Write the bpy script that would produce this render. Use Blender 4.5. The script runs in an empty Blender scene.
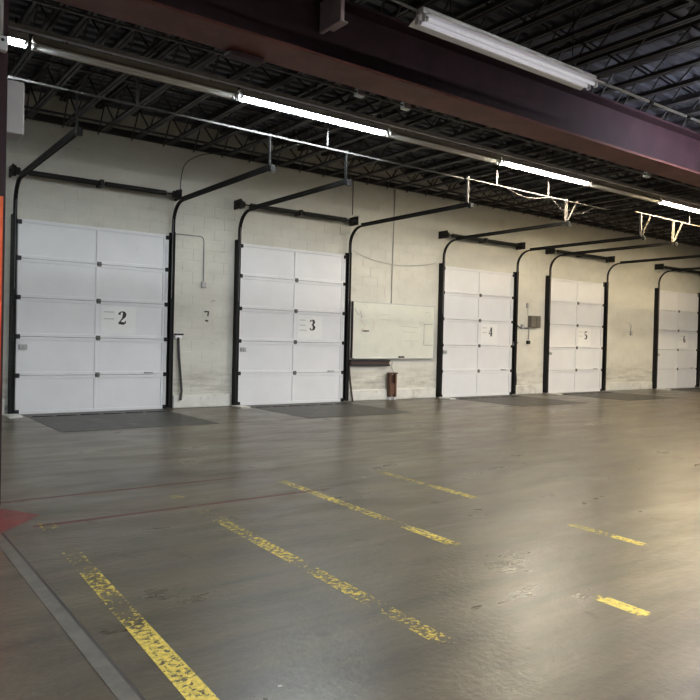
import bpy, math, random
from mathutils import Vector, Matrix
random.seed(7)
S = bpy.context.scene
COL = S.collection

# ------------------------------------------------------------------ camera, world, exposure
YAW, PITCH, ROLL, CAMH, FPX = .6357, -.0136, .0234, 1.2783, 706.8
d = Vector((math.sin(YAW)*math.cos(PITCH), math.cos(YAW)*math.cos(PITCH), math.sin(PITCH)))
r = Vector((math.cos(YAW), -math.sin(YAW), 0)); u = r.cross(d)
r2 = r*math.cos(ROLL) + u*math.sin(ROLL); u2 = u*math.cos(ROLL) - r*math.sin(ROLL)
cd = bpy.data.cameras.new('camera'); cam = bpy.data.objects.new('camera', cd); COL.objects.link(cam)
cd.sensor_width = 36; cd.lens = FPX/700*36; cd.clip_start = .05
M4 = Matrix((r2, u2, -d)).transposed().to_4x4(); M4.translation = (0, 0, CAMH)
cam.matrix_world = M4
S.camera = cam
w = bpy.data.worlds.new('world'); S.world = w; w.use_nodes = True
w.node_tree.nodes['Background'].inputs[0].default_value = (.02, .02, .022, 1)
w.node_tree.nodes['Background'].inputs[1].default_value = .3
vs = S.view_settings
vs.view_transform = 'Standard'; vs.look = 'None'; vs.gamma = 1; vs.use_curve_mapping = False
vs.exposure = 0.72
LIT = 130.0       # radiance of a working fluorescent tube

# ------------------------------------------------------------------ materials
MAT = {}
def mat(name, col, rough=.5, metal=0, spec=.5, var=0.0, vscale=8, stretch=(1, 1, 1), bump=0.0, bscale=60, emit=None, estr=0, dirt=None):
    m = bpy.data.materials.new(name); m.use_nodes = True; MAT[name] = m
    nt = m.node_tree; N = nt.nodes; L = nt.links
    b = N['Principled BSDF']
    b.inputs['Base Color'].default_value = (*col, 1); b.inputs['Roughness'].default_value = rough
    b.inputs['Metallic'].default_value = metal; b.inputs['Specular IOR Level'].default_value = spec
    if emit:
        b.inputs['Emission Color'].default_value = (*emit, 1); b.inputs['Emission Strength'].default_value = estr
    if var or bump or dirt:
        tc = N.new('ShaderNodeNewGeometry'); mp = N.new('ShaderNodeMapping'); mp.inputs['Scale'].default_value = stretch
        L.new(tc.outputs['Position'], mp.inputs[0])
    if var:
        n = N.new('ShaderNodeTexNoise'); n.inputs['Scale'].default_value = vscale; n.inputs['Detail'].default_value = 6; n.inputs['Roughness'].default_value = .62
        L.new(mp.outputs[0], n.inputs['Vector'])
        rp = N.new('ShaderNodeValToRGB'); rp.color_ramp.elements[0].position = .3; rp.color_ramp.elements[1].position = .7
        rp.color_ramp.elements[0].color = (*[c*(1-var) for c in col], 1); rp.color_ramp.elements[1].color = (*[min(1, c*(1+var*.6)) for c in col], 1)
        L.new(n.outputs[0], rp.inputs[0]); out = rp.outputs[0]
        if dirt:   # scuffs: blotches of another colour with a shape of their own
            n2 = N.new('ShaderNodeTexNoise'); n2.inputs['Scale'].default_value = dirt[1]; n2.inputs['Detail'].default_value = 8; n2.inputs['Roughness'].default_value = .7
            mp2 = N.new('ShaderNodeMapping'); mp2.inputs['Scale'].default_value = dirt[4] if len(dirt) > 4 else (1, 1, 1); L.new(tc.outputs['Position'], mp2.inputs[0]); L.new(mp2.outputs[0], n2.inputs['Vector'])
            r3 = N.new('ShaderNodeValToRGB'); r3.color_ramp.elements[0].position = dirt[2]; r3.color_ramp.elements[1].position = dirt[3]
            L.new(n2.outputs[0], r3.inputs[0])
            mx = N.new('ShaderNodeMixRGB'); L.new(r3.outputs[0], mx.inputs[0]); L.new(out, mx.inputs[1]); mx.inputs[2].default_value = (*dirt[0], 1); out = mx.outputs[0]
        L.new(out, b.inputs['Base Color'])
    if bump:
        n3 = N.new('ShaderNodeTexNoise'); n3.inputs['Scale'].default_value = bscale; n3.inputs['Detail'].default_value = 4
        L.new(tc.outputs['Position'], n3.inputs['Vector'])
        bp = N.new('ShaderNodeBump'); bp.inputs['Strength'].default_value = bump; bp.inputs['Distance'].default_value = .01
        L.new(n3.outputs[0], bp.inputs['Height']); L.new(bp.outputs[0], b.inputs['Normal'])
    return m

mat('block_paint', (.63, .615, .55), .6, var=.10, vscale=1.4, stretch=(1, 1, 2.2), bump=.35, bscale=45, dirt=((.44, .41, .35), 1.1, .60, .80, (1, 1, 2.5)))
mat('base_paint', (.68, .67, .63), .5, var=.12, vscale=5, dirt=((.36, .33, .28), 4, .52, .75))
def bumper_scuffs(m):
    """grey scuff marks left by pallets and fork trucks, broken streaks between kerb and knee height"""
    nt = m.node_tree; N = nt.nodes; L = nt.links; b = N['Principled BSDF']
    old = b.inputs['Base Color'].links[0].from_socket
    g = N.new('ShaderNodeNewGeometry'); sp = N.new('ShaderNodeSeparateXYZ'); L.new(g.outputs['Position'], sp.inputs[0])
    r_ = N.new('ShaderNodeValToRGB'); e = r_.color_ramp.elements
    e[0].position = .0; e[0].color = (.8, .8, .8, 1); e[1].position = .85; e[1].color = (0, 0, 0, 1)
    k = e.new(.45); k.color = (.7, .7, .7, 1)
    L.new(sp.outputs[2], r_.inputs[0])
    mp = N.new('ShaderNodeMapping'); mp.inputs['Scale'].default_value = (.8, 1, 5); L.new(g.outputs['Position'], mp.inputs[0])
    n = N.new('ShaderNodeTexNoise'); n.inputs['Scale'].default_value = 2.2; n.inputs['Detail'].default_value = 8; n.inputs['Roughness'].default_value = .7; L.new(mp.outputs[0], n.inputs['Vector'])
    rn = N.new('ShaderNodeValToRGB'); rn.color_ramp.elements[0].position = .42; rn.color_ramp.elements[1].position = .66; L.new(n.outputs[0], rn.inputs[0])
    mu = N.new('ShaderNodeMath'); mu.operation = 'MULTIPLY'; L.new(r_.outputs[0], mu.inputs[0]); L.new(rn.outputs[0], mu.inputs[1])
    mx = N.new('ShaderNodeMixRGB'); L.new(mu.outputs[0], mx.inputs[0]); L.new(old, mx.inputs[1]); mx.inputs[2].default_value = (.27, .25, .21, 1)
    L.new(mx.outputs[0], b.inputs['Base Color'])
bumper_scuffs(MAT['block_paint'])
mat('door_white', (.74, .74, .76), .42, var=.04, vscale=2.5, dirt=((.50, .49, .47), 2.2, .66, .82))
mat('door_edge', (.55, .55, .55), .5)
mat('track_steel', (.010, .0095, .0095), .6, spec=.25, var=.4, vscale=9)
mat('hardware_dark', (.011, .0105, .0105), .55, spec=.3)
mat('hinge_grey', (.11, .11, .11), .5)
mat('galv', (.42, .42, .42), .4, metal=.6, var=.25, vscale=12)
mat('conduit_grey', (.42, .41, .40), .45, var=.15, vscale=10)
mat('pale_angle', (.17, .155, .14), .5, var=.15, vscale=9)
mat('dim_angle', (.10, .095, .09), .55, var=.3, vscale=9)
mat('deck_dark', (.070, .073, .092), .7, var=.4, vscale=2)
mat('joist_dark', (.042, .039, .041), .6, var=.4, vscale=5)
mat('girder_red', (.042, .017, .023), .6, spec=.3, var=.3, vscale=3)
mat('flange_red', (.15, .050, .040), .6, spec=.3, var=.3, vscale=3, dirt=((.26, .13, .09), 5, .62, .72))
mat('girder_pale', (.62, .50, .54), .55, var=.2, vscale=6)
mat('guard_orange', (.95, .13, .03), .45, var=.12, vscale=5)
mat('fixture_white', (.78, .77, .75), .4, var=.06, vscale=6)
mat('fixture_bright', (.90, .90, .92), .4)
mat('fixture_aged', (.60, .55, .47), .5, var=.12, vscale=5)
mat('socket_white', (.8, .8, .82), .4)
mat('tube_off', (.80, .80, .80), .25)
mat('tube_dim', (.85, .85, .85), .25, emit=(.92, .90, 1.0), estr=.19)
mat('tube_cool', (.9, .9, .9), .3, emit=(.88, .97, 1.0), estr=LIT*.44)
mat('tube_white', (.9, .9, .9), .3, emit=(1.0, .90, .70), estr=LIT*1.0)
mat('tube_warm', (.9, .9, .9), .3, emit=(1.0, .80, .48), estr=LIT*1.1)
mat('tube_fill', (.9, .9, .9), .3, emit=(.99, 1.0, .98), estr=LIT*1.7)
mat('tube_blue', (.9, .9, .9), .3, emit=(.82, .86, 1.0), estr=LIT*.6)
mat('ink_black', (.012, .012, .012), .6)
mat('ink_grey', (.40, .40, .39), .6)
mat('print_grey', (.52, .52, .51), .6)
mat('ink_faint', (.56, .57, .52), .6)
mat('ink_pink', (.68, .62, .54), .6)
mat('paper_white', (.80, .80, .80), .6, var=.03, vscale=10)
mat('board_white', (.72, .72, .63), .3, var=.05, vscale=4, dirt=((.60, .61, .54), 3, .55, .75))
mat('alu', (.55, .55, .53), .4, metal=.5)
mat('rubber', (.012, .012, .012), .6)
mat('wood_dark', (.055, .020, .014), .5, var=.4, vscale=8, stretch=(1, 1, 6))
mat('wood_brown', (.105, .045, .022), .55, var=.35, vscale=9, stretch=(6, 6, 1))
mat('box_grey', (.42, .40, .41), .5, var=.06, vscale=8)
mat('box_dark', (.13, .115, .095), .5, var=.25, vscale=20)
mat('leveler_steel', (.050, .046, .040), .5, metal=.25, var=.35, vscale=3, stretch=(1, .4, 1), dirt=((.16, .145, .12), 3.5, .55, .72))
mat('red_paint', (.20, .032, .026), .5, var=.45, vscale=7, dirt=((.10, .06, .05), 6, .55, .7))
mat('slab_wall', (.42, .40, .37), .7, var=.1, vscale=2)
mat('seam_fill', (.135, .123, .105), .6, var=.4, vscale=9)
mat('seam_dark', (.05, .045, .04), .8)

def floor_material():
    m = bpy.data.materials.new('floor_concrete'); m.use_nodes = True; MAT['floor_concrete'] = m
    nt = m.node_tree; N = nt.nodes; L = nt.links; b = N['Principled BSDF']
    g = N.new('ShaderNodeNewGeometry')
    def noise(scale, det, rgh, st=(1, 1, 1), rot=0, dist=0):
        mp = N.new('ShaderNodeMapping'); mp.inputs['Scale'].default_value = st; mp.inputs['Rotation'].default_value = (0, 0, rot)
        L.new(g.outputs['Position'], mp.inputs[0])
        n = N.new('ShaderNodeTexNoise'); n.inputs['Scale'].default_value = scale; n.inputs['Detail'].default_value = det; n.inputs['Roughness'].default_value = rgh; n.inputs['Distortion'].default_value = dist
        L.new(mp.outputs[0], n.inputs['Vector']); return n.outputs[0]
    def ramp(src, p0, p1, c0, c1):
        rp = N.new('ShaderNodeValToRGB'); e = rp.color_ramp.elements
        e[0].position, e[1].position = p0, p1; e[0].color = (*c0, 1); e[1].color = (*c1, 1)
        L.new(src, rp.inputs[0]); return rp.outputs[0]
    def mix(fac, a, c, mode='MIX'):
        x = N.new('ShaderNodeMixRGB'); x.blend_type = mode
        if isinstance(fac, float): x.inputs[0].default_value = fac
        else: L.new(fac, x.inputs[0])
        for i, v in ((1, a), (2, c)):
            if isinstance(v, tuple): x.inputs[i].default_value = (*v, 1)
            else: L.new(v, x.inputs[i])
        return x.outputs[0]
    c = ramp(noise(.55, 5, .6, (.8, 1.6, 1), .2, .4), .3, .72, (.070, .055, .035), (.130, .105, .070))
    streak = ramp(noise(1.2, 7, .68, (.35, 3.2, 1), .12, .6), .35, .68, (.54, .53, .52), (1.25, 1.25, 1.24))
    c = mix(1.0, c, streak, 'MULTIPLY')
    fine = ramp(noise(13, 8, .78, (.6, 1.5, 1), -.25), .3, .7, (.74, .74, .74), (1.18, 1.18, 1.18))
    c = mix(1.0, c, fine, 'MULTIPLY')
    spots = ramp(noise(2.3, 5, .65, (1, 1.2, 1), .5, .5), .64, .80, (0, 0, 0), (.5, .5, .5))
    c = mix(spots, c, (.055, .050, .045))
    for rot, sc in ((.95, 2.2), (-.55, 2.6), (.15, 3.0)):
        sx = ramp(noise(sc, 4, .6, (.10, 5.0, 1), rot, .15), .66, .72, (0, 0, 0), (.30, .30, .30)); c = mix(sx, c, (.23, .205, .17))
    # tyre arcs
    wv = N.new('ShaderNodeTexWave'); wv.wave_type = 'RINGS'; wv.rings_direction = 'Z'; wv.inputs['Scale'].default_value = .55; wv.inputs['Distortion'].default_value = 1.6; wv.inputs['Detail'].default_value = 3
    mp = N.new('ShaderNodeMapping'); mp.inputs['Location'].default_value = (-4, -14, 0); L.new(g.outputs['Position'], mp.inputs[0]); L.new(mp.outputs[0], wv.inputs['Vector'])
    arcs = ramp(wv.outputs[0], .93, .985, (0, 0, 0), (1, 1, 1))
    brk = ramp(noise(.8, 3, .6), .5, .62, (0, 0, 0), (.35, .35, .35))
    c = mix(mix(1.0, arcs, brk, 'MULTIPLY'), c, (.075, .068, .060))
    L.new(c, b.inputs['Base Color'])
    rg = ramp(noise(1.6, 6, .65, (.6, 1.6, 1), .2, .4), .3, .7, (.25, .25, .25), (.44, .44, .44))
    L.new(mix(mix(1.0, spots, (1.9, 1.9, 1.9), 'MULTIPLY'), rg, (.8, .8, .8)), b.inputs['Roughness']); b.inputs['Specular IOR Level'].default_value = .55
    bp = N.new('ShaderNodeBump'); bp.inputs['Strength'].default_value = .22; bp.inputs['Distance'].default_value = .012
    L.new(noise(26, 5, .6), bp.inputs['Height']); L.new(bp.outputs[0], b.inputs['Normal'])
floor_material()

def worn_paint(name, col):
    m = bpy.data.materials.new(name); m.use_nodes = True; MAT[name] = m
    nt = m.node_tree; N = nt.nodes; L = nt.links; b = N['Principled BSDF']; out = N['Material Output']
    b.inputs['Roughness'].default_value = .5
    g = N.new('ShaderNodeNewGeometry')
    n = N.new('ShaderNodeTexNoise'); n.inputs['Scale'].default_value = 36; n.inputs['Detail'].default_value = 6; n.inputs['Roughness'].default_value = .7; n.inputs['Distortion'].default_value = .6
    L.new(g.outputs['Position'], n.inputs['Vector'])
    at = N.new('ShaderNodeAttribute'); at.attribute_name = 'wear'
    ad = N.new('ShaderNodeMath'); ad.operation = 'ADD'; L.new(n.outputs[0], ad.inputs[0]); L.new(at.outputs['Fac'], ad.inputs[1])
    rp = N.new('ShaderNodeValToRGB'); rp.color_ramp.elements[0].position = .97; rp.color_ramp.elements[1].position = 1.0
    mr = N.new('ShaderNodeMath'); mr.operation = 'SUBTRACT'; L.new(ad.outputs[0], mr.inputs[0]); mr.inputs[1].default_value = 0
    L.new(mr.outputs[0], rp.inputs[0])
    n2 = N.new('ShaderNodeTexNoise'); n2.inputs['Scale'].default_value = 40; L.new(g.outputs['Position'], n2.inputs['Vector'])
    cr = N.new('ShaderNodeValToRGB'); cr.color_ramp.elements[0].position = .35; cr.color_ramp.elements[1].position = .65
    cr.color_ramp.elements[0].color = (*[c*.7 for c in col], 1); cr.color_ramp.elements[1].color = (*col, 1)
    L.new(n2.outputs[0], cr.inputs[0]); L.new(cr.outputs[0], b.inputs['Base Color'])
    tr = N.new('ShaderNodeBsdfTransparent'); ms = N.new('ShaderNodeMixShader')
    L.new(rp.outputs[0], ms.inputs[0]); L.new(tr.outputs[0], ms.inputs[1]); L.new(b.outputs[0], ms.inputs[2]); L.new(ms.outputs[0], out.inputs[0])
worn_paint('yellow_worn', (.86, .66, .13))
worn_paint('red_worn', (.13, .028, .030))

# ------------------------------------------------------------------ mesh helpers
class MB:
    def __init__(s): s.v = []; s.f = []; s.sm = []
    def box(s, x0, x1, y0, y1, z0, z1):
        o = len(s.v)
        s.v += [(x0,y0,z0),(x1,y0,z0),(x1,y1,z0),(x0,y1,z0),(x0,y0,z1),(x1,y0,z1),(x1,y1,z1),(x0,y1,z1)]
        q = [(0,3,2,1),(4,5,6,7),(0,1,5,4),(1,2,6,5),(2,3,7,6),(3,0,4,7)]
        s.f += [tuple(i+o for i in k) for k in q]; s.sm += [False]*6; return s
    def cbox(s, x0, x1, y0, y1, z0, z1, c):
        """box with chamfered edges on the face turned to -y (the room side)"""
        o = len(s.v)
        s.v += [(x0,y1,z0),(x1,y1,z0),(x1,y1,z1),(x0,y1,z1),
                (x0,y0+c,z0),(x1,y0+c,z0),(x1,y0+c,z1),(x0,y0+c,z1),
                (x0+c,y0,z0+c),(x1-c,y0,z0+c),(x1-c,y0,z1-c),(x0+c,y0,z1-c)]
        q = [(8,9,10,11)]
        for i in range(4):
            j = (i+1) % 4
            q += [(i, j, 4+j, 4+i), (4+i, 4+j, 8+j, 8+i)]
        s.f += [tuple(i+o for i in k) for k in q]; s.sm += [False]*9; return s
    def bev(s, x0, x1, y0, y1, z0, z1, c):
        """box with all twelve edges chamfered"""
        o = len(s.v); idx = {}
        X, Y, Z = (x0, x1), (y0, y1), (z0, z1); sg = (1, -1)
        for i in (0,1):
            for j in (0,1):
                for k in (0,1):
                    for ax in range(3):
                        p = [X[i]+c*sg[i], Y[j]+c*sg[j], Z[k]+c*sg[k]]
                        p[ax] = (X[i], Y[j], Z[k])[ax]
                        idx[(i,j,k,ax)] = len(s.v); s.v.append(tuple(p))
        F = []
        for a in (0,1):
            F.append([idx[(a,j,k,0)] for j,k in ((0,0),(1,0),(1,1),(0,1))])
            F.append([idx[(i,a,k,1)] for i,k in ((0,0),(1,0),(1,1),(0,1))])
            F.append([idx[(i,j,a,2)] for i,j in ((0,0),(1,0),(1,1),(0,1))])
            for bb in (0,1):
                F.append([idx[(a,bb,0,0)], idx[(a,bb,1,0)], idx[(a,bb,1,1)], idx[(a,bb,0,1)]])
                F.append([idx[(a,0,bb,0)], idx[(a,1,bb,0)], idx[(a,1,bb,2)], idx[(a,0,bb,2)]])
                F.append([idx[(0,a,bb,1)], idx[(1,a,bb,1)], idx[(1,a,bb,2)], idx[(0,a,bb,2)]])
                for cc in (0,1): F.append([idx[(a,bb,cc,0)], idx[(a,bb,cc,1)], idx[(a,bb,cc,2)]])
        cen = Vector(((x0+x1)/2, (y0+y1)/2, (z0+z1)/2))
        for f in F:
            P = [Vector(s.v[i]) for i in f]; n = (P[1]-P[0]).cross(P[2]-P[0]); m = sum(P, Vector())/len(P)
            if n.dot(m-cen) < 0: f.reverse()
            s.f.append(tuple(f)); s.sm.append(False)
        return s
    def tube(s, pts, rad, n=8, caps=True, smooth=True, up=None):
        P = [Vector(p) for p in pts]; o = len(s.v); R = rad if isinstance(rad, (list, tuple)) else [rad]*len(P)
        ref = Vector(up) if up else None
        for i, p in enumerate(P):
            t = (P[min(i+1, len(P)-1)] - P[max(i-1, 0)]).normalized()
            if ref is None: ref = Vector((0,0,1)) if abs(t.z) < .9 else Vector((1,0,0))
            a = t.cross(ref)
            if a.length < 1e-4: a = t.cross(Vector((0,1,0)))
            a.normalize(); bb = a.cross(t).normalized(); ref = bb
            for k in range(n):
                an = 2*math.pi*(k+.5)/n
                s.v.append(tuple(p + (a*math.cos(an) + bb*math.sin(an))*R[i]))
        for i in range(len(P)-1):
            for k in range(n):
                s.f.append((o+i*n+k, o+i*n+(k+1)%n, o+(i+1)*n+(k+1)%n, o+(i+1)*n+k)); s.sm.append(smooth)
        if caps:
            s.f.append(tuple(o+k for k in reversed(range(n)))); s.f.append(tuple(o+(len(P)-1)*n+k for k in range(n))); s.sm += [False, False]
        return s
    def sweep(s, pts, prof, side):
        """sweep a closed profile [(a,b)] along pts; a is measured along the fixed vector `side`, b along the path normal"""
        P = [Vector(p) for p in pts]; o = len(s.v); n = len(prof); sd = Vector(side).normalized()
        for i, p in enumerate(P):
            t = (P[min(i+1, len(P)-1)] - P[max(i-1, 0)]).normalized(); nn = sd.cross(t).normalized()
            for a, b in prof: s.v.append(tuple(p + sd*a + nn*b))
        for i in range(len(P)-1):
            for k in range(n):
                s.f.append((o+i*n+k, o+i*n+(k+1)%n, o+(i+1)*n+(k+1)%n, o+(i+1)*n+k)); s.sm.append(False)
        s.f.append(tuple(o+k for k in reversed(range(n)))); s.f.append(tuple(o+(len(P)-1)*n+k for k in range(n))); s.sm += [False, False]
        return s
    def poly(s, pts, y0, y1):
        """closed outline in x,z extruded from y0 (front) to y1"""
        o = len(s.v); n = len(pts)
        s.v += [(x, y0, z) for x, z in pts] + [(x, y1, z) for x, z in pts]
        s.f.append(tuple(range(o, o+n))); s.f.append(tuple(range(o+2*n-1, o+n-1, -1)))
        for i in range(n): s.f.append((o+i, o+n+i, o+n+(i+1)%n, o+(i+1)%n))
        s.sm += [False]*(n+2); return s
    def ribbon(s, pts, y0, y1):
        """stroke with a width at every point, in the x,z plane"""
        P = [Vector((p[0], p[1])) for p in pts]; Lp, Rp = [], []
        for i, p in enumerate(P):
            t = (P[min(i+1, len(P)-1)] - P[max(i-1, 0)]).normalized(); nn = Vector((-t.y, t.x))*pts[i][2]/2
            Lp.append(p+nn); Rp.append(p-nn)
        for i in range(len(P)-1):
            s.poly([tuple(Lp[i]), tuple(Rp[i]), tuple(Rp[i+1]), tuple(Lp[i+1])], y0, y1)
        return s
    def mesh(s, name, m):
        me = bpy.data.meshes.new(name); me.from_pydata(s.v, [], s.f); me.update()
        me.polygons.foreach_set('use_smooth', s.sm)
        me.materials.append(MAT[m] if isinstance(m, str) else m); return me
    def build(s, name, m, parent=None):
        me = s.mesh(name, m)
        import bmesh
        bm = bmesh.new(); bm.from_mesh(me); bmesh.ops.recalc_face_normals(bm, faces=bm.faces); bm.to_mesh(me); bm.free()
        o = bpy.data.objects.new(name, me); COL.objects.link(o)
        if parent is not None: put(o, parent)
        return o
def put(o, parent):      # everything is modelled in room coordinates; keep it there under its parent
    o.parent = parent
    p = parent; off = Vector()
    while p is not None: off += p.location; p = p.parent
    if off.length: o.location = o.location - off
def empty(name, loc):
    o = bpy.data.objects.new(name, None); COL.objects.link(o); o.location = loc; o.empty_display_size = .1; return o
def tag(o, label=None, cat=None, group=None, kind=None):
    if label: o['label'] = label
    if cat: o['category'] = cat
    if group: o['group'] = group
    if kind: o['kind'] = kind
    return o
def inst(name, me, loc, parent):
    o = bpy.data.objects.new(name, me); COL.objects.link(o); o.location = loc
    if parent is not None: put(o, parent)
    return o

# ------------------------------------------------------------------ layout (metres; camera over the origin, dock wall at y = WY)
WY = 11.95                 # face of the block wall
DW, DH, G1, G2 = 2.44, 3.05, 1.40, 2.786
DX = [2.337]
for g in (G1, G2, G1, G2): DX.append(DX[-1] + DW + g)
XL, XR, YB, ZC = -7.0, 34.0, -12.0, 5.05

# ------------------------------------------------------------------ floor
floor = MB().box(XL-.2, XR+.2, YB-.2, WY+.6, -.25, 0).build('floor', 'floor_concrete')
tag(floor, 'worn grey-brown polished concrete warehouse floor', 'floor', kind='structure')
def stripe(name, X0, X1, stops, m, along='y', steps=60, cols=4, edge=None, skew=0):
    """painted line; stops = [(position, wear)] along its length; edge = how much more paint stays on at the borders"""
    a, b = stops[0][0], stops[-1][0]; V, F, W = [], [], []
    for i in range(steps+1):
        t = a + (b-a)*i/steps
        for (p0, w0), (p1, w1) in zip(stops, stops[1:]):
            if min(p0, p1) - 1e-9 <= t <= max(p0, p1) + 1e-9: wv = w0 + (w1-w0)*((t-p0)/(p1-p0) if p1 != p0 else 0); break
        for k in range(cols+1):
            x = X0 + (X1-X0)*k/cols
            V.append((x+skew*(t-2.3), t, .0015) if along == 'y' else (t, x, .0015))
            W.append(wv + (edge or 0)*(1 if k in (0, cols) else 0))
    for i in range(steps):
        for k in range(cols):
            q = i*(cols+1)+k; F.append((q, q+1, q+cols+2, q+cols+1) if (along == 'y') == (b > a) else (q, q+cols+1, q+cols+2, q+1))
    me = bpy.data.meshes.new(name); me.from_pydata(V, [], F); me.update()
    at = me.attributes.new('wear', 'FLOAT', 'POINT'); at.data.foreach_set('value', W)
    me.materials.append(MAT[m]); o = bpy.data.objects.new(name, me); COL.objects.link(o); put(o, floor); return o
HI, MD, LO, NO = .525, .45, .38, .2
stripe('yellow_stripe', 1.025, 1.125, [(1.2, HI), (2.95, HI), (3.05, MD), (3.2, LO), (3.35, LO), (3.45, MD), (3.8, MD), (3.9, LO), (4.3, LO), (4.4, NO), (4.75, NO), (4.85, MD-.03), (5.0, MD-.03), (5.1, NO)], 'yellow_worn', edge=.06, skew=.042)
stripe('yellow_stripe', 2.09, 2.185, [(1.2, NO), (1.9, NO), (2.0, NO), (2.2, MD), (2.55, MD), (2.6, LO-.03), (2.68, LO), (2.72, HI-.06), (3.2, HI-.06), (3.26, LO), (3.4, LO), (3.45, MD+.04), (3.95, MD+.03), (4.05, LO), (4.1, MD), (4.45, MD), (4.55, LO), (4.9, LO), (5.0, NO), (5.2, NO), (5.25, MD-.02), (5.4, MD-.02), (5.45, NO)], 'yellow_worn', edge=.02, skew=.036)
stripe('yellow_stripe', 3.13, 3.22, [(1.6, NO), (1.8, NO), (1.86, HI+.04), (2.1, HI+.05), (2.16, NO), (3.1, NO), (3.2, HI-.02), (3.62, HI-.02), (3.68, LO), (3.85, LO), (3.95, MD+.01), (4.4, MD+.01), (4.6, MD+.04), (5.0, MD+.02), (5.45, MD), (5.55, NO)], 'yellow_worn', edge=.02, skew=.036)
stripe('yellow_stripe', 4.21, 4.29, [(1.8, NO), (2.45, NO), (2.54, HI), (2.74, HI), (2.8, LO), (2.85, MD), (3.1, MD), (3.15, NO), (3.9, NO), (4.0, LO), (4.1, MD+.04), (4.5, MD+.03), (4.6, LO+.05), (5.3, LO+.08), (5.5, NO)], 'yellow_worn', edge=.02, skew=.036)
stripe('red_line', 4.935, 4.99, [(1.1, .9), (2.0, .85), (2.6, .66), (3.4, .5), (3.8, NO)], 'red_worn', along='x')
stripe('red_line', 5.76, 5.81, [(-1.0, .58), (1.9, .58), (2.4, .62), (3.0, .5), (3.4, NO)], 'red_worn', along='x')
pm = MB()
pm.v = [(1.21, 5.26, .0025), (1.0, 5.62, .0025), (.45, 5.95, .0025), (.2, 5.4, .0025), (.35, 4.85, .0025), (.86, 4.86, .0025)]
pm.f = [tuple(range(6))]; pm.sm = [False]
tag(pm.build('red_floor_patch', 'red_paint', floor), 'dark red paint patch at the foot of the column')
MB().box(.83, .895, 1.0, 4.75, -.01, .002).build('joint_filler', 'seam_fill', floor)
MB().box(.895, .91, 1.0, 4.9, -.01, .001).build('joint_seam', 'seam_dark', floor)

# ------------------------------------------------------------------ dock wall of painted blocks
wall = MB()
edges = [XL] + [e for x in DX for e in (x+.03, x+DW-.03)] + [XR]
for i in range(0, len(edges), 2): wall.box(edges[i], edges[i+1], WY+.0025, WY+.3, 0, ZC+.3)
for x in DX: wall.box(x+.03, x+DW-.03, WY+.0025, WY+.3, DH-.03, ZC+.3)
wb = wall.build('wall_back', 'block_paint'); tag(wb, 'cream painted concrete block wall with the dock doors', 'wall', kind='structure')
BL, BH, J = .405, .203, .006
cuts = [(x+.03, x+DW-.03) for x in DX]
pieces = []
row = 0; z = 0.0
while z < ZC:
    z0, z1 = z+J/2, min(z+BH, ZC)-J/2
    x = .6 - (BL/2 if row % 2 else 0)
    while x < 26:
        segs = [(x+J/2, x+BL-J/2)]
        for a, b in cuts:
            if z0 >= DH-.03: continue
            ns = []
            for s0, s1 in segs:
                if s1 <= a or s0 >= b: ns.append((s0, s1)); continue
                if s0 < a: ns.append((s0, a))
                if s1 > b: ns.append((b, s1))
            segs = ns
        zz0 = z0
        for s0, s1 in segs:
            if s1-s0 > .03: pieces.append((s0, s1, zz0, z1))
        x += BL
    row += 1; z += BH
near = sorted([p for p in pieces if p[0] > 1.9], key=lambda p: p[0])[:300]
ns = set(near); full = {}; restmb = MB()
for p in pieces:
    if p in ns:
        key = (round(p[1]-p[0], 3), round(p[3]-p[2], 3))
        if key not in full: full[key] = MB().cbox(-key[0]/2, key[0]/2, 0, .02, 0, key[1], .002).mesh('concrete_block', 'block_paint')
        inst('concrete_block', full[key], ((p[0]+p[1])/2, WY, p[2]), wb)
    else: restmb.cbox(p[0], p[1], WY, WY+.02, p[2], p[3], .002)
tag(restmb.build('concrete_blocks', 'block_paint', wb), 'further painted concrete blocks of the dock wall', kind='stuff')
# white kerb band at the foot of the piers
bb = empty('baseboard_back', (2, WY, 0)); tag(bb, 'white painted kerb band along the foot of the block wall', 'baseboard', kind='structure')
be = [0.2] + [e for x in DX for e in (x-.14, x+DW+.14)] + [25.8]
for i in range(0, len(be), 2):
    MB().cbox(be[i], be[i+1], WY-.05, WY-.001, 0, .235, .015).build('kerb_segment', 'base_paint', bb)
# other walls closing the hall
tag(MB().box(XL-.2, XL, YB, WY+.3, 0, ZC+.3).build('wall_left', 'slab_wall'), 'plain grey side wall left of the dock', 'wall', kind='structure')
tag(MB().box(XR, XR+.2, YB, WY+.3, 0, ZC+.3).build('wall_right', 'slab_wall'), 'plain grey side wall at the far right end', 'wall', kind='structure')
tag(MB().box(XL-.2, XR+.2, YB-.2, YB, 0, ZC+.3).build('wall_front', 'slab_wall'), 'plain grey wall opposite the dock doors', 'wall', kind='structure')

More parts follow.
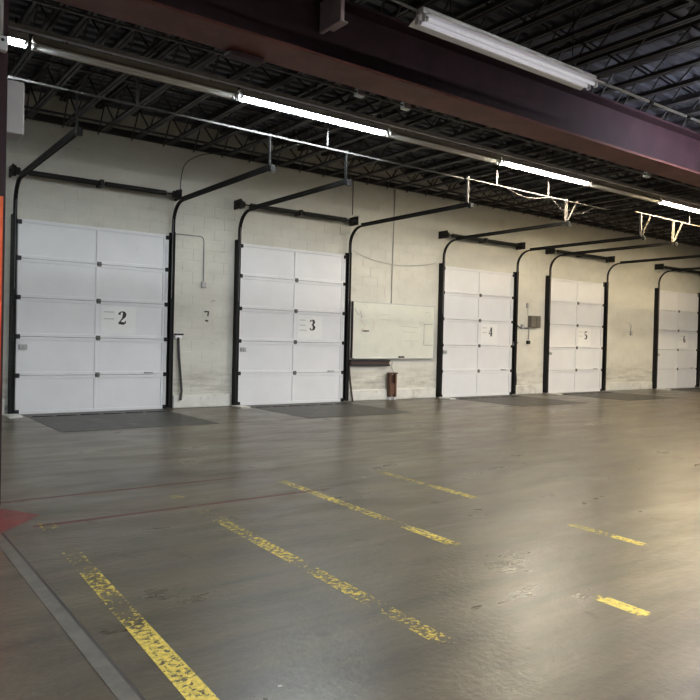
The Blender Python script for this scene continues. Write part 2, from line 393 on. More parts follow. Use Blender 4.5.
# ------------------------------------------------------------------ ceiling: ribbed deck, bar joists
cm = MB(); prof = []; y = YB; up = False
while y < WY+.2:
    prof += [(y, ZC), (y+.09, ZC), (y+.11, ZC+.04), (y+.18, ZC+.04)]; y += .2
cm.v = [(x, a, b) for x in (XL-.1, XR+.1) for a, b in prof] + [(x, a, ZC+.2) for x in (XL-.1, XR+.1) for a in (prof[0][0], prof[-1][0])]
n = len(prof); cm.f = [(i, i+1, n+i+1, n+i) for i in range(n-1)] + [(2*n, 2*n+1, 2*n+3, 2*n+2)]; cm.sm = [False]*n
ceil = cm.build('ceiling', 'deck_dark'); tag(ceil, 'dark ribbed metal roof deck on open web joists', 'ceiling', kind='structure')
GY0, GY1, GZ0, GZ1 = 5.50, 5.94, 3.90, 4.54     # girder
def joist_mesh(y0, y1):
    L_ = y1-y0
    tc = MB().box(-.05, -.008, 0, L_, ZC-.05, ZC-.002).box(.008, .05, 0, L_, ZC-.05, ZC-.002)
    bc = MB().box(-.045, -.008, .30, L_-.30, GZ1+.02, GZ1+.06).box(.008, .045, .30, L_-.30, GZ1+.02, GZ1+.06)
    wbm = MB(); n = max(4, int(L_/.55)); yy = [.02] + [.35+(L_-.7)*i/n for i in range(n+1)] + [L_-.02]
    hi = True
    for a, b in zip(yy, yy[1:]):
        wbm.tube([(0, a, ZC-.03 if hi else GZ1+.04), (0, b, GZ1+.04 if hi else ZC-.03)], .013, 4, False, False); hi = not hi
    return tc.mesh('bar_joist', 'joist_dark'), bc.mesh('bottom_chord', 'joist_dark'), wbm.mesh('web_rods', 'joist_dark')
for (y0, y1, xa, xb) in ((GY0+.2, WY, -.94, 28), (-.6, GY0+.2, -.94, 17)):
    ms = joist_mesh(y0, y1); x = xa
    while x < xb:
        j = inst('bar_joist', ms[0], (x, y0, 0), ceil)
        for nm, me in (('bottom_chord', ms[1]), ('web_rods', ms[2])):
            c = bpy.data.objects.new(nm, me); COL.objects.link(c); c.parent = j
        x += .56
for y_, z_ in ((11.15, GZ1+.005), (9.3, GZ1+.07), (7.2, GZ1+.07), (3.6, GZ1+.07), (1.6, GZ1+.07)):
    MB().box(-1.2, 28 if y_ > 5 else 17, y_-.016, y_+.016, z_, z_+.03).build('bridging_angle', 'joist_dark', ceil)
MB().box(-1.2, 28, WY-.05, WY-.001, 4.62, 4.66).box(-1.2, 28, WY-.012, WY-.001, 4.66, 4.74).build('ledger_angle', 'joist_dark', ceil)

# ------------------------------------------------------------------ maroon roof girder and its column
gx0, gx1 = -6.9, 33.9; GYC = (GY0+GY1)/2
gd = empty('roof_girder', (gx0, GYC, GZ0)); tag(gd, 'deep maroon steel roof girder crossing above, parallel to the doors', 'beam')
MB().box(gx0, gx1, GY0, GY1, GZ0, GZ0+.03).build('bottom_flange', 'flange_red', gd)
MB().box(gx0, gx1, GY0+.05, GY1-.05, GZ1-.03, GZ1).build('top_flange', 'girder_red', gd)
MB().box(gx0, gx1, GYC-.012, GYC+.012, GZ0+.03, GZ1-.03).build('web', 'girder_red', gd)
for x in (.88, 13.1, 19.2):
    MB().box(x-.008, x+.008, GY0+.02, GYC-.012, GZ0+.03, GZ1-.03).build('stiffener', 'girder_red', gd)
br = MB().box(3.76, 3.80, 5.36, GYC-.012, 4.22, GZ1+.2).build('bracket_plate', 'girder_pale', gd)
MB().box(3.74, 3.83, 5.34, GYC-.15, 4.205, 4.22).build('bracket_foot', 'girder_pale', br)
MB().bev(2.90, 3.25, GY1-.08, GY1+.05, GZ0-.05, GZ0, .008).build('clamp_plate', 'girder_red', gd)
CX0, CX1, CY0, CY1 = .71, 1.010, 5.57, 5.87
co = empty('steel_column', ((CX0+CX1)/2, (CY0+CY1)/2, 0)); tag(co, 'maroon steel column with bright orange lower half at the left edge', 'column')
for nm, z0, z1, m in (('shaft', .02, GZ0-.02, 'girder_red'),):
    MB().box(CX0, CX1, CY0, CY0+.02, z0, z1).box(CX0, CX1, CY1-.02, CY1, z0, z1).box((CX0+CX1)/2-.01, (CX0+CX1)/2+.01, CY0+.02, CY1-.02, z0, z1).build(nm, m, co)
MB().box(CX0+.03, CX1-.016, CY0-.006, CY0, .03, 2.25).build('guard_plate', 'guard_orange', co)
MB().box(CX0-.02, CX1-.01, CY0-.02, CY1+.02, .003, .022).build('base_plate', 'girder_red', co)
MB().box(CX0-.03, CX1+.03, CY0-.03, CY1+.03, GZ0-.02, GZ0).build('cap_plate', 'girder_red', co)
# things fixed to the column
eb = empty('electrical_box', (1.0, 5.6, 2.72)); tag(eb, 'pale grey electrical box fixed to the side of the maroon column', 'box')
MB().bev(1.011, 1.128, 5.60, 5.84, 2.72, 3.10, .006).build('body', 'box_grey', eb)
MB().bev(1.128, 1.134, 5.615, 5.825, 2.735, 3.085, .002).build('cover', 'box_grey', eb)
jb = empty('junction_box', (.96, 5.54, 3.27)); tag(jb, 'small white junction box with knockout hole on the maroon column', 'box')
MB().bev(.92, .995, 5.50, 5.569, 3.265, 3.365, .006).build('body', 'socket_white', jb)
MB().tube([(.962, 5.497, 3.335), (.962, 5.502, 3.335)], .012, 10).build('knockout', 'ink_black', jb)
MB().tube([(.955, 5.548, 3.366), (.955, 5.548, 3.87)], .018, 8).build('conduit_pipe', 'conduit_grey', jb)

# ------------------------------------------------------------------ fluorescent strip lights
def strip_light(x0, y, z, tubes, label, body='fixture_white', hang=None, wing=.105, drop_=.004):
    L_ = 2.40; x1 = x0+L_; t = empty('strip_light', (x0+L_/2, y, z)); tag(t, label, 'light', 'fluorescent strip lights')
    MB().bev(x0, x1, y-.045, y+.045, z+.035, z+.095, .006).build('housing', body, t)
    for s in (-1, 1):
      if wing:
        w_ = MB(); a, b, th = .035, wing, .0025
        w_.v = [(x, y+s*p, q) for x in (x0+.01, x1-.01) for p, q in ((a, z+.038), (b, z-drop_), (b+.004, z-drop_+.002), (a+.002, z+.044))]
        w_.f = [(0,1,2,3), (7,6,5,4)] + [(i, (i+1) % 4, 4+(i+1) % 4, 4+i) for i in range(4)]; w_.sm = [False]*6
        w_.build('reflector', body, t)
    for s in (-1, 1):
        tm = tubes[0 if s < 0 else 1]
        tb = MB().tube([(x0+.05, y+s*.042, z), (x1-.05, y+s*.042, z)], .0185, 12).build('tube', tm, t)
        for e in (x0+.035, x1-.035):
            MB().tube([(e-.015, y+s*.042, z), (e+.015, y+s*.042, z)], .020, 10).build('tube_cap', 'galv', tb)
            MB().bev(e-.030 if e < x0+1 else e+.014, e-.014 if e < x0+1 else e+.030, y+s*.042-.022, y+s*.042+.022, z-.03, z+.036, .004).build('socket', 'socket_white', t)
    for hx in (x0+.35, x1-.35):
        MB().tube([(hx, y, z+.093), (hx, y, hang or ZC-.02)], .005, 6).build('hanger_rod', 'hardware_dark', t)
    return t
RY, RZ, RX = 8.10, 4.32, 1.70
def tubes(m): return (m, m)
row = [(-1, 'tube_cool', 'lit fluorescent strip light mostly hidden behind the maroon column'),
       (0, 'tube_off', 'long unlit strip light at the left end of the row, beside the column'),
       (1, 'tube_cool', 'cool white lit strip light above and left of the numbered 3 door'),
       (2, 'tube_off', 'dark strip light between the cool lit one and the brightest one'),
       (3, 'tube_white', 'brightest glowing strip light, above the perforated angle rail'),
       (4, 'tube_off', 'short-looking unlit strip light right of the brightest light'),
       (5, 'tube_warm', 'warm lit strip light cut off by the right edge of the picture'),
       (6, 'tube_off', 'unlit strip light beyond the warm lit one, out of the frame'),
       (7, 'tube_warm', 'lit strip light at the far right end of the row, out of the frame')]
for k, m, lab in row:
    strip_light(RX+k*2.44, RY, RZ, tubes(m), lab, 'fixture_white' if m != 'tube_off' else 'fixture_aged', hang=4.455, drop_=.010)
NY, NZ = 4.45, 3.96
strip_light(3.92, NY, NZ, tubes('tube_dim'), 'large white dim strip light hanging nearest, in front of the maroon girder', 'fixture_bright', wing=.145, drop_=.008)
strip_light(8.80, NY, NZ, tubes('tube_blue'), 'lit strip light in the near row, just right of the frame', wing=None)
for bx, bl in ((3.92, 'first'), (8.80, 'second'), (13.68, 'third'), (18.56, 'fourth')):
    strip_light(bx, .80, 3.75, tubes('tube_fill'), 'lit strip light overhead in the row behind the camera, %s from the left' % bl)
strip_light(-.96, .80, 3.75, tubes('tube_cool'), 'added dim strip light, unseen overhead at the left, brightening column and bracket')  # unseen lamp added to brighten the column front and girder bracket from the left
strip_light(13.68, NY, NZ, tubes('tube_blue'), 'lit strip light in the near row, second beyond the frame', wing=None)
# conduits
def pipe(name, pts, rad, m, label, cat='pipe', n=8, clips=None, clipm='hardware_dark'):
    t = empty(name, pts[0]); tag(t, label, cat)
    MB().tube(pts, rad, n).build('pipe', m, t)
    for c in clips or []: MB().tube([(c-.04, pts[0][1], pts[0][2]), (c+.04, pts[0][1], pts[0][2])], rad*1.35, n).build('coupling', clipm, t)
    return t
ct = empty('support_channel', (-2, RY, 4.47)); tag(ct, 'grey steel channel running above the row of strip lights', 'channel')
MB().box(-2, 24, RY-.03, RY+.03, 4.455, 4.50).build('channel', 'conduit_grey', ct)
for x in [-.9+2.44*i for i in range(11)]: MB().box(x-.012, x+.012, RY-.012, RY+.012, 4.50, GZ1+.03).build('hanger', 'hardware_dark', ct)
gp = pipe('girder_conduit', [(-2, 6.1, 3.93), (20, 6.1, 3.93)], .012, 'dim_angle', 'thin conduit along the far side of the maroon girder')
for x in (4.55, 5.2, 10.1): MB().bev(x-.05, x+.05, 6.06, 6.14, 3.89, 3.97, .006).build('conduit_box', 'galv', gp)
pipe('lamp_conduit', [(6.33, NY, 4.03), (8.79, NY, 4.03)], .014, 'conduit_grey', 'thin conduit running right from the nearest large strip light', clips=(7.4, 8.2))
pipe('lamp_conduit', [(2.0, NY, 4.10), (3.91, NY, 4.02)], .012, 'dim_angle', 'thin cable conduit reaching the left end of the nearest strip light')

# ------------------------------------------------------------------ sectional dock doors
GL = {
 '2': [[(.12,.74,.15),(.13,.84,.12),(.22,.95,.06),(.35,.98,.06),(.47,.93,.14),(.53,.80,.22),(.50,.64,.20),(.38,.45,.10),(.22,.26,.06),(.08,.10,.05)], [(.06,.08,.10),(.25,.09,.17),(.45,.06,.15),(.58,.12,.10),(.62,.28,.04)]],
 '3': [[(.12,.80,.15),(.18,.93,.07),(.33,.98,.06),(.47,.90,.18),(.51,.75,.22),(.43,.58,.10),(.28,.52,.06)], [(.28,.52,.06),(.45,.47,.12),(.55,.30,.23),(.49,.12,.18),(.33,.02,.06),(.18,.05,.08),(.11,.2,.15)]],
 '4': [[(.44,1.0,.17),(.44,.02,.17)], [(.42,.98,.05),(.06,.30,.05)], [(.03,.28,.07),(.64,.28,.07)], [(.28,.02,.05),(.60,.02,.05)]],
 '5': [[(.14,.94,.10),(.56,.94,.13)], [(.16,.96,.05),(.14,.50,.05)], [(.14,.52,.05),(.30,.61,.08),(.48,.52,.18),(.54,.30,.22),(.46,.11,.17),(.29,.02,.06),(.13,.12,.14)]],
 '6': [[(.52,.84,.13),(.43,.95,.06),(.30,.96,.07),(.18,.80,.16),(.13,.50,.20),(.15,.25,.20),(.24,.06,.10),(.36,.02,.06),(.48,.10,.14),(.53,.28,.18),(.46,.47,.12),(.33,.54,.05),(.2,.46,.05)]],
}
DY0 = 11.895       # room side face of door rails
def sec_mesh(h, top):
    m = MB(); w = DW
    m.box(0, w, DY0+.010, DY0+.045, .003, h-.003)
    m2 = MB()
    rails = [(0, w, .003, .055), (0, w, h-.055, h-.003), (0, .035, .055, h-.055), (w-.095, w-.055, .055, h-.055), (w-.05, w, .055, h-.055), (w/2-.022, w/2+.018, .055, h-.055)]
    for a, b, c, e in rails: m2.cbox(a, b, DY0-.003, DY0+.012, c, e, .003)
    return m, m2
SH = DH/5
sm, rm = sec_mesh(SH, False); SECM = sm.mesh('door_section', 'door_white'); RAILM = rm.mesh('section_frame', 'door_white')
hm = MB().bev(-.035, .035, -.012, .0, -.04, .04, .003); hm.tube([(-.04, -.014, 0), (.04, -.014, 0)], .012, 8); HINM = hm.mesh('hinge', 'hinge_grey')
rmb = MB().bev(-.03, .045, -.018, .0, -.035, .035, .004); rmb.tube([(-.02, -.02, 0), (-.09, -.02, 0)], .014, 8); ROLL_L = rmb.mesh('roller_hinge', 'hardware_dark')
rmb = MB().bev(-.045, .03, -.018, .0, -.035, .035, .004); rmb.tube([(.02, -.02, 0), (.09, -.02, 0)], .014, 8); ROLL_R = rmb.mesh('roller_hinge', 'hardware_dark')
TZ, TR = 3.60, .36
def track_path(x):
    yv = 11.83; P = [(x, yv, .02), (x, yv, 1.6), (x, yv, TZ-TR)]
    for i in range(1, 9):
        a = i/8*math.pi/2; P.append((x, yv-TR+TR*math.cos(a), TZ-TR+TR*math.sin(a)))
    P.append((x, 10.0, TZ)); P.append((x, 8.45, TZ)); return P
cprof = [(-.028,-.012),(.028,-.012),(.028,.012),(.021,.012),(.021,-.004),(-.021,-.004),(-.021,.012),(-.028,.012)]
door_names = ['white sectional dock door numbered 2, the leftmost and largest', 'white sectional dock door numbered 3, left of the whiteboard',
              'white sectional dock door numbered 4, right of the whiteboard', 'cream-lit sectional dock door numbered 5', 'sectional dock door at the right edge of the picture, farthest away']
for di, x0 in enumerate(DX):
    x1 = x0+DW; D = empty('door_%d' % (di+1), (x0+DW/2, 11.92, 0)); tag(D, door_names[di], 'dock door', kind='structure')
    num = '23456'[di]
    for k in range(5):
        sc = inst('door_section', SECM, (x0, 0, k*SH), D)
        fr = bpy.data.objects.new('section_frame', RAILM); COL.objects.link(fr); fr.parent = sc
        if k:
            h = bpy.data.objects.new('hinge', HINM); COL.objects.link(h); h.parent = sc; h.location = (DW/2+.03, DY0, 0)
        for me, xx in ((ROLL_L, .012), (ROLL_R, DW-.012)):
            h = bpy.data.objects.new('roller_hinge', me); COL.objects.link(h); h.parent = sc; h.location = (xx, DY0, .04 if k == 0 else 0)
    h = inst('roller_hinge', ROLL_L, (x0+.012, DY0, DH-.05), D); h = inst('roller_hinge', ROLL_R, (x1-.012, DY0, DH-.05), D)
    MB().box(x0, x1, DY0+.005, DY0+.04, .004, .02).build('bottom_seal', 'rubber', D)
    MB().bev(x0+.04, x0+.16, DY0-.03, DY0, 1.02, 1.10, .006).tube([(x0+.10, DY0-.03, 1.06), (x0+.10, DY0-.06, 1.06)], .014, 8).build('slide_lock', 'galv', D)
    MB().bev(x1-.40, x1-.24, DY0-.025, DY0, .63, .655, .004).build('lift_handle', 'galv', D)
    # number sheet and stencilled digit
    px = x0+1.30; pz = SH*2+.07
    ps = MB().box(px, px+.58, DY0+.007, DY0+.0095, pz, pz+SH-.13).build('number_sheet', 'paper_white', D)
    dg = MB(); hh = .215; ox = x0+1.575; oz = 1.46
    for st in GL[num]: dg.ribbon([(ox+a*hh, oz+b*hh, c*hh*1.35) for a, b, c in st], DY0+.0048, DY0+.007)
    tag(dg.build('number', 'ink_black', D), 'bold black stencil numeral %s' % num)
    for i, (dz, wd) in enumerate(((.20, .17), (.085, .17)) if di != 1 else ((.20, .15), (.10, .15), (0, .17))):
        MB().box(px+.045, px+.045+wd, DY0+.0055, DY0+.007, 1.45+dz, 1.468+dz).build('printed_line', 'print_grey', ps)
    # tracks
    for s, xt in ((-1, x0-.055), (1, x1+.055)):
        MB().sweep(track_path(xt), cprof, (1, 0, 0)).build('track', 'track_steel', D)
        a0, a1 = (xt-.036, xt-.028) if s < 0 else (xt+.028, xt+.036)
        MB().box(a0, a1, 11.815, WY-.001, .02, 3.10).box(min(a0, xt-.03), max(a1, xt+.03), WY-.02, WY-.001, .02, 3.10).build('jamb_angle', 'track_steel', D)
        # end bearing bracket and cable drum
        xb = x0-.12 if s < 0 else x1+.12
        bp_ = MB().bev(xb-.012, xb+.012, 11.66, WY-.001, 3.66, 3.83, .006).build('bearing_plate', 'hardware_dark', D)
        MB().tube([(xb-s*.02, 11.76, 3.745), (xb-s*.05, 11.76, 3.745), (xb-s*.055, 11.76, 3.745), (xb-s*.11, 11.76, 3.745)], [.085, .085, .06, .06], 14).build('cable_drum', 'hardware_dark', bp_)
        MB().tube([(xb-s*.075, 11.82, 3.74), (xb-s*.075, 11.855, .10)], .004, 5).build('lift_cable', 'galv', D)
        MB().bev(xt-.04, xt+.04, 8.40, 8.45, TZ-.05, TZ+.04, .006).build('track_stop', 'hardware_dark', D)
        MB().sweep([(xt-s*.0, 8.46, TZ+.018), (xt, 11.44, TZ+.018)], [(-.03,0),(.03,0),(.03,.006),(-.024,.006),(-.024,.035),(-.03,.035)], (1, 0, 0)).build('track_angle', 'track_steel', D)
    sh = MB().tube([(x0-.16, 11.76, 3.745), (x1+.16, 11.76, 3.745)], .0135, 8).build('torsion_shaft', 'hardware_dark', D)
    for a, b in ((x0+.12, x0+DW/2-.06), (x0+DW/2+.06, x1-.12)):
        n = 60; tp = [(a+(b-a)*i/n, 11.76, 3.745) for i in range(n+1)]
        MB().tube(tp, [.046 if i % 2 else .040 for i in range(n+1)], 10).build('torsion_spring', 'hardware_dark', sh)
    MB().bev(x0+DW/2-.03, x0+DW/2+.03, 11.70, WY-.001, 3.70, 3.80, .005).build('center_bracket', 'hardware_dark', D)

# rail the tracks hang from: long angle under the lights, with drop hangers
HY = 8.50
rail = empty('hanger_rail', (1.2, HY, 4.06)); tag(rail, 'dull steel angle rail below the lights, left part over doors 2 and 3', 'rail')
MB().sweep([(.6, HY, 4.08), (8.55, HY, 4.05)], [(-.014,-.003),(.014,-.003),(.014,.0),(-.011,0),(-.011,.022),(-.014,.022)], (0, 1, 0)).build('angle', 'dim_angle', rail)
rail2 = empty('hanger_rail', (8.5, HY, 4.04)); tag(rail2, 'pale perforated angle rail under the brightest strip light', 'rail')
MB().sweep([(8.58, HY-.03, 4.05), (12.6, HY-.03, 4.04)], [(-.012,-.003),(.012,-.003),(.012,.0),(-.009,0),(-.009,.014),(-.012,.014)], (0, 1, 0)).build('angle', 'pale_angle', rail2)
rail3 = empty('hanger_rail', (13.7, HY, 4.12)); tag(rail3, 'pale angle rail under the warm light, toward the right edge', 'rail')
MB().sweep([(13.6, HY-.03, 4.13), (21.8, HY-.03, 4.10)], [(-.012,-.003),(.012,-.003),(.012,.0),(-.009,0),(-.009,.014),(-.012,.014)], (0, 1, 0)).build('angle', 'pale_angle', rail3)
def drop(x, z1, m, par, brace=0):
    hw = .02 if brace or m == 'pale_angle' else .010
    a = MB().box(x-hw, x+hw, HY-.012, HY-.008, TZ+.02, z1).box(x-hw, x-hw+.004, HY-.008, HY+.028, TZ+.02, z1).build('drop_hanger', m, par)
    if brace: MB().sweep([(x+.02, HY-.02, TZ+.08), (x+brace, HY-.02, z1)], [(-.018,-.003),(.018,-.003),(.018,.003),(-.018,.003)], (0, 1, 0)).build('brace', m, a)
for x in (DX[0]-.055, DX[0]+DW+.055, DX[1]-.055): drop(x, 4.08, 'track_steel', rail)
drop(DX[1]+DW+.055, 4.10, 'pale_angle', rail2)
drop(DX[2]-.055, 4.08, 'pale_angle', rail2, .30)
drop(DX[2]+DW+.055, 4.14, 'pale_angle', rail3, .34); drop(DX[3]-.055, 4.13, 'pale_angle', rail3, .34)
for x in (DX[3]+DW+.055, DX[4]-.055): drop(x, 4.12, 'pale_angle', rail3)
for x in (2.98, 5.78): MB().box(x-.015, x+.015, HY-.004, HY, 4.08, GZ1+.03).build('riser', 'dim_angle', rail)
for x in (9.35, 10.75): MB().box(x-.02, x+.02, HY-.034, HY-.03, 4.04, 4.30 if x < 10 else GZ1+.03).build('riser', 'pale_angle', rail2)
for x in (15.8, 19.6): MB().box(x-.02, x+.02, HY-.034, HY-.03, 4.12, GZ1+.03).build('riser', 'pale_angle', rail3)
def cable(name, pts, rad, m, label, cat='cable', seg=8):
    """smooth cable through the points"""
    P = [Vector(p) for p in pts]; out = []
    for i in range(len(P)-1):
        p0, p1, p2, p3 = P[max(i-1, 0)], P[i], P[i+1], P[min(i+2, len(P)-1)]
        for k in range(seg):
            t = k/seg
            out.append(.5*((2*p1)+(p2-p0)*t+(2*p0-5*p1+4*p2-p3)*t*t+(3*p1-p0-3*p2+p3)*t**3))
    out.append(P[-1])
    return tag(MB().tube(out, rad, 6).build(name, m), label, cat)
cable('sagging_wire', [(9.5, HY-.06, 4.04), (10.1, HY-.06, 3.93), (10.75, HY-.06, 4.02)], .006, 'pale_angle', 'thin pale wire sagging from the perforated rail under the brightest light')
cable('sagging_wire', [(10.8, HY-.07, 4.02), (11.15, HY-.07, 3.82), (11.7, HY-.07, 3.84), (12.2, HY-.07, 4.05)], .006, 'pale_angle', 'thin pale wire drooping beside the braced drop hanger')

# ------------------------------------------------------------------ fittings on the wall
FY = WY-.002
t = empty('wall_conduit', (4.99, FY, 3.06)); tag(t, 'thin conduit bending down to a small switch box right of the 2 door', 'conduit')
MB().tube([(4.93, FY-.012, 3.09), (5.38, FY-.012, 3.10), (5.44, FY-.012, 3.08), (5.465, FY-.012, 3.02), (5.465, FY-.012, 2.27)], .010, 8).build('pipe', 'conduit_grey', t)
MB().bev(5.42, 5.51, FY-.05, FY, 2.17, 2.28, .006).build('switch_box', 'box_grey', t)
cable('ceiling_cable', [(5.75, WY-.25, 4.62), (5.35, WY-.1, 4.54), (5.08, WY-.03, 4.36), (5.0, WY-.02, 4.1), (4.99, WY-.02, 3.85)], .008, 'dim_angle', 'dark cable curving from the roof down to the 2 door')
def strap(x, zt, zb, label, bend):
    t = empty('pull_strap', (x, FY, zb)); tag(t, label, 'strap', 'black pull straps beside the doors')
    MB().bev(x-.07, x+.06, FY-.05, FY, zt-.02, zt+.08, .006).build('bracket', 'socket_white', t)
    MB().bev(x-.085, x+.085, FY-.06, FY-.05, zt+.04, zt+.07, .003).build('hook_bar', 'hardware_dark', t)
    pts = [(x-.01, FY-.045, zt), (x+.01, FY-.045, zt-.3*(zt-zb)), (x+.03+bend, FY-.045, zt-.65*(zt-zb)), (x+.045+bend, FY-.06, zt-.85*(zt-zb)), (x+.02+bend, FY-.075, zb)]
    MB().sweep(pts, [(-.022,-.006),(.022,-.006),(.022,.006),(-.022,.006)], (1, 0, 0)).build('strap', 'rubber', t)
strap(5.0, 1.26, .14, 'black strap hanging from a white bracket right of the 2 door', .02)
strap(13.98, 1.26, .25, 'black strap hanging right of the 4 door', 0)
mk = MB().ribbon([(5.50, 1.74, .03), (5.58, 1.74, .035), (5.57, 1.66, .03)], WY-.003, WY-.0005).ribbon([(5.52, 1.58, .03), (5.58, 1.57, .03)], WY-.003, WY-.0005)
tag(mk.build('stencil_remnant', 'ink_black'), 'black remnant of a stencilled mark on the wall between doors 2 and 3', 'mark')
mk = MB().ribbon([(5.62, 1.92, .015), (5.68, 1.95, .03), (5.71, 1.94, .015)], WY-.003, WY-.0005)
tag(mk.build('stencil_remnant', 'ink_grey'), 'small grey chip mark above the black stencil remnant', 'mark')
# whiteboard
WX0, WX1, WZ0, WZ1 = 8.87, 11.18, .92, 2.09
t = empty('whiteboard', (10, FY, WZ0)); tag(t, 'large whiteboard with faint scribbles between doors 3 and 4', 'whiteboard')
MB().box(WX0, WX1, FY-.018, FY, WZ0, WZ1).build('panel', 'board_white', t)
MB().bev(WX0, WX1, FY-.026, FY, WZ1, WZ1+.018, .004).build('frame_rail', 'alu', t)
MB().bev(WX1, WX1+.018, FY-.026, FY, WZ0, WZ1+.018, .004).build('frame_rail', 'alu', t)
tr = MB().bev(WX0, WX1-.05, FY-.075, FY, WZ0-.03, WZ0, .005).build('marker_tray', 'alu', t)
MB().bev(10.12, 10.28, FY-.065, FY-.03, WZ0, WZ0+.035, .008).build('eraser', 'hardware_dark', tr)
sy0, sy1 = FY-.0205, FY-.018
for pts, m in (([(9.11, 1.49, .02), (9.2, 1.485, .03), (9.30, 1.49, .02)], 'ink_black'), ([(8.9, 1.95, .014), (9.0, 1.82, .02), (9.06, 1.90, .014), (9.1, 1.76, .02)], 'ink_grey'), ([(9.05, 1.80, .012), (9.2, 1.80, .012)], 'ink_faint'),
               ([(9.05, 1.72, .03), (9.2, 1.6, .03), (9.1, 1.5, .03)], 'ink_pink'), ([(9.35, 1.75, .03), (9.45, 1.68, .03), (9.4, 1.55, .03)], 'ink_pink'), ([(9.6, 1.85, .012), (9.85, 1.85, .012)], 'ink_faint'), ([(9.6, 1.75, .012), (9.9, 1.74, .012)], 'ink_faint'),
               ([(10.2, 1.62, .014), (10.7, 1.60, .014)], 'ink_faint'), ([(10.25, 1.5, .014), (10.65, 1.49, .014)], 'ink_faint'), ([(10.3, 1.3, .014), (10.7, 1.3, .014)], 'ink_faint'), ([(10.9, 1.95, .014), (11.05, 1.95, .014), (11.05, 1.84, .014)], 'ink_faint'),
               ([(10.88, 1.68, .016), (11.14, 1.69, .016)], 'ink_grey'), ([(10.88, 1.69, .016), (10.88, 1.21, .016)], 'ink_grey'), ([(10.88, 1.21, .016), (11.16, 1.21, .016)], 'ink_grey')):
    MB().ribbon(pts, sy0, sy1).build('marker_stroke', m, t)
tag(MB().bev(8.825, 8.86, FY-.04, FY, .90, 2.10, .005).build('edge_post', 'hardware_dark'), 'thin dark upright bar at the left side of the whiteboard', 'bar')
t = empty('bumper_rail', (9.3, FY, .74)); tag(t, 'short dark red-brown rail under the left half of the whiteboard', 'rail')
MB().bev(8.79, 9.87, FY-.07, FY, .74, .775, .006).bev(8.79, 9.87, FY-.07, FY, .84, .875, .006).build('frame', 'rubber', t)
MB().bev(8.80, 9.86, FY-.05, FY, .775, .84, .004).build('inset_board', 'wood_dark', t)
# wooden wheel chock holder below the board
t = empty('wooden_holder', (9.97, FY-.1, .04)); tag(t, 'narrow brown wooden holder standing on the floor below the whiteboard', 'holder')
wx0, wx1, wy0, wy1 = 9.80, 10.0, FY-.15, FY-.055
MB().bev(wx0, wx0+.055, wy0, wy1, .07, .57, .006).build('side_board', 'wood_brown', t)
MB().bev(wx1-.045, wx1, wy0, wy1, .07, .57, .006).build('side_board', 'wood_brown', t)
MB().box(wx0+.055, wx1-.045, wy1-.03, wy1, .10, .55).build('back_board', 'wood_dark', t)
MB().bev(wx0+.055, wx1-.045, wy0+.02, wy1-.03, .10, .36, .005).build('lower_board', 'wood_brown', t)
MB().bev(wx0-.02, wx1+.02, wy0-.01, wy1, .57, .60, .005).build('top_board', 'wood_dark', t)
for x in (wx0+.02, wx1-.05): MB().bev(x, x+.035, wy0+.02, wy0+.06, 0, .07, .004).build('foot', 'socket_white', t)
cable('holder_cord', [(9.98, FY-.06, .60), (9.96, FY-.012, .72), (9.98, FY-.012, .84)], .010, 'conduit_grey', 'pale cord above the wooden holder', 'cord')
t = tag(MB().sweep([(8.745, FY-.07, .74), (8.79, FY-.08, .35), (8.84, FY-.10, .0)], [(-.02,-.008),(.02,-.008),(.02,.008),(-.02,.008)], (1, 0, 0)).build('leaning_bar', 'rubber'), 'thin black bar leaning by the bottom right of the 3 door', 'bar')
pipe('drop_conduit', [(9.93, FY-.012, 4.60), (9.90, FY-.012, 2.11)], .011, 'conduit_grey', 'thin vertical conduit dropping from the roof to the whiteboard', 'conduit')
pipe('drop_conduit', [(8.79, FY-.012, 4.60), (8.79, FY-.012, 3.9)], .010, 'dim_angle', 'short dark conduit dropping to the right end of the 3 door shaft', 'conduit')
cable('sagging_wire', [(8.80, FY-.035, 3.16), (9.3, FY-.035, 3.02), (10.0, FY-.035, 2.95), (10.7, FY-.035, 3.0), (11.2, FY-.01, 3.1)], .006, 'conduit_grey', 'thin wire sagging across the wall above the whiteboard')
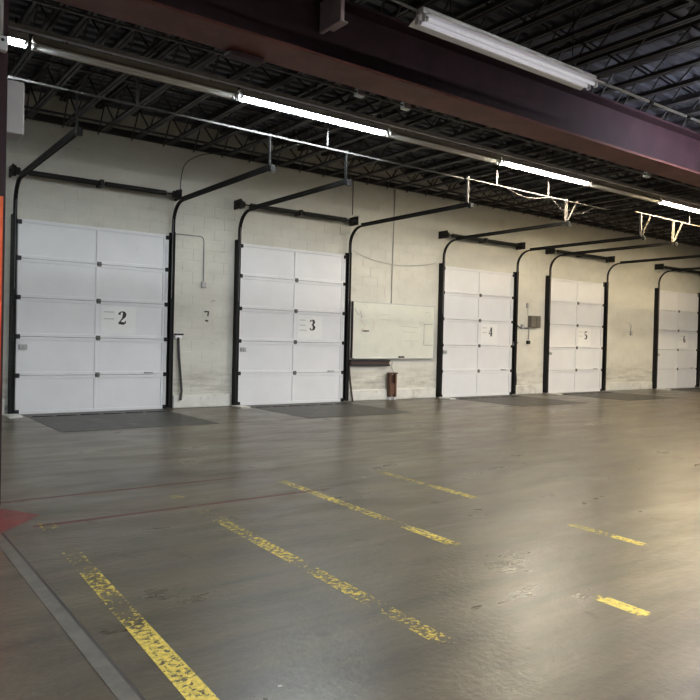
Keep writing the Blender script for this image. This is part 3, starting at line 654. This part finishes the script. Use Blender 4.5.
# electrical gear between doors 4 and 5
t = empty('control_box', (14.65, FY, 1.74)); tag(t, 'dark weathered control box with conduit between doors 4 and 5', 'box')
MB().bev(14.48, 14.86, FY-.12, FY, 1.72, 2.02, .008).build('body', 'box_dark', t)
MB().bev(14.67, 14.84, FY-.13, FY-.12, 1.74, 2.0, .003).build('cover', 'box_dark', t)
MB().tube([(14.0, FY-.02, 1.83), (14.08, FY-.02, 1.74), (14.18, FY-.02, 1.70), (14.5, FY-.02, 1.70)], .018, 8).build('conduit_pipe', 'box_dark', t)
MB().bev(14.20, 14.30, FY-.06, FY, 1.68, 1.79, .006).build('conduit_box', 'box_grey', t)
MB().tube([(14.52, FY-.02, 1.72), (14.50, FY-.02, 1.40)], .012, 8).build('conduit_pipe', 'conduit_grey', t)
MB().bev(14.44, 14.54, FY-.06, FY, 1.29, 1.38, .006).build('push_button', 'hardware_dark', t)
MB().tube([(14.47, FY-.015, 2.02), (14.45, FY-.015, 2.25)], .008, 8).build('conduit_pipe', 'conduit_grey', t)
MB().bev(14.40, 14.48, FY-.04, FY, 2.22, 2.34, .006).build('switch_box', 'box_grey', t)
t = empty('outlet_box', (19.14, FY, 1.62)); tag(t, 'small grey outlet box on the wall between doors 5 and 6', 'box')
MB().bev(19.10, 19.19, FY-.04, FY, 1.62, 1.75, .005).build('body', 'conduit_grey', t)
MB().tube([(19.14, FY-.012, 1.75), (19.14, FY-.012, 1.93)], .010, 8).build('pipe', 'conduit_grey', t)

# ------------------------------------------------------------------ dock levelers
lv_lab = ['the leftmost door', 'the door left of the whiteboard', 'the door right of the whiteboard', 'the door beside the control box', 'the farthest door']
for di, x0 in enumerate(DX):
    a, b = x0+.10, x0+DW-.10
    t = empty('dock_leveler', (x0+DW/2, 10.7, 0)); tag(t, 'dark steel dock leveler plate in the floor before %s' % lv_lab[di], 'dock leveler', 'dock levelers')
    MB().bev(a, b, 9.55, 11.42, .0005, .005, .002).build('deck_plate', 'leveler_steel', t)
    MB().bev(a, b, 11.44, 11.86, .0005, .006, .002).build('lip_plate', 'leveler_steel', t)
    hp = MB()
    for i in range(6): hp.tube([(a+.05+i*(b-a-.1)/6, 11.43, .008), (a+.05+(i+.8)*(b-a-.1)/6, 11.43, .008)], .008, 6)
    hp.build('hinge_pin', 'hardware_dark', t)
    k = empty('guide_kerb', (x0-.06, 11.6, 0)); tag(k, 'low white kerb angle at the left foot of %s' % lv_lab[di], 'kerb', 'white kerb angles')
    MB().bev(x0-.17, x0+.02, 11.40, 11.78, .0, .03, .006).build('kerb_block', 'base_paint', k)
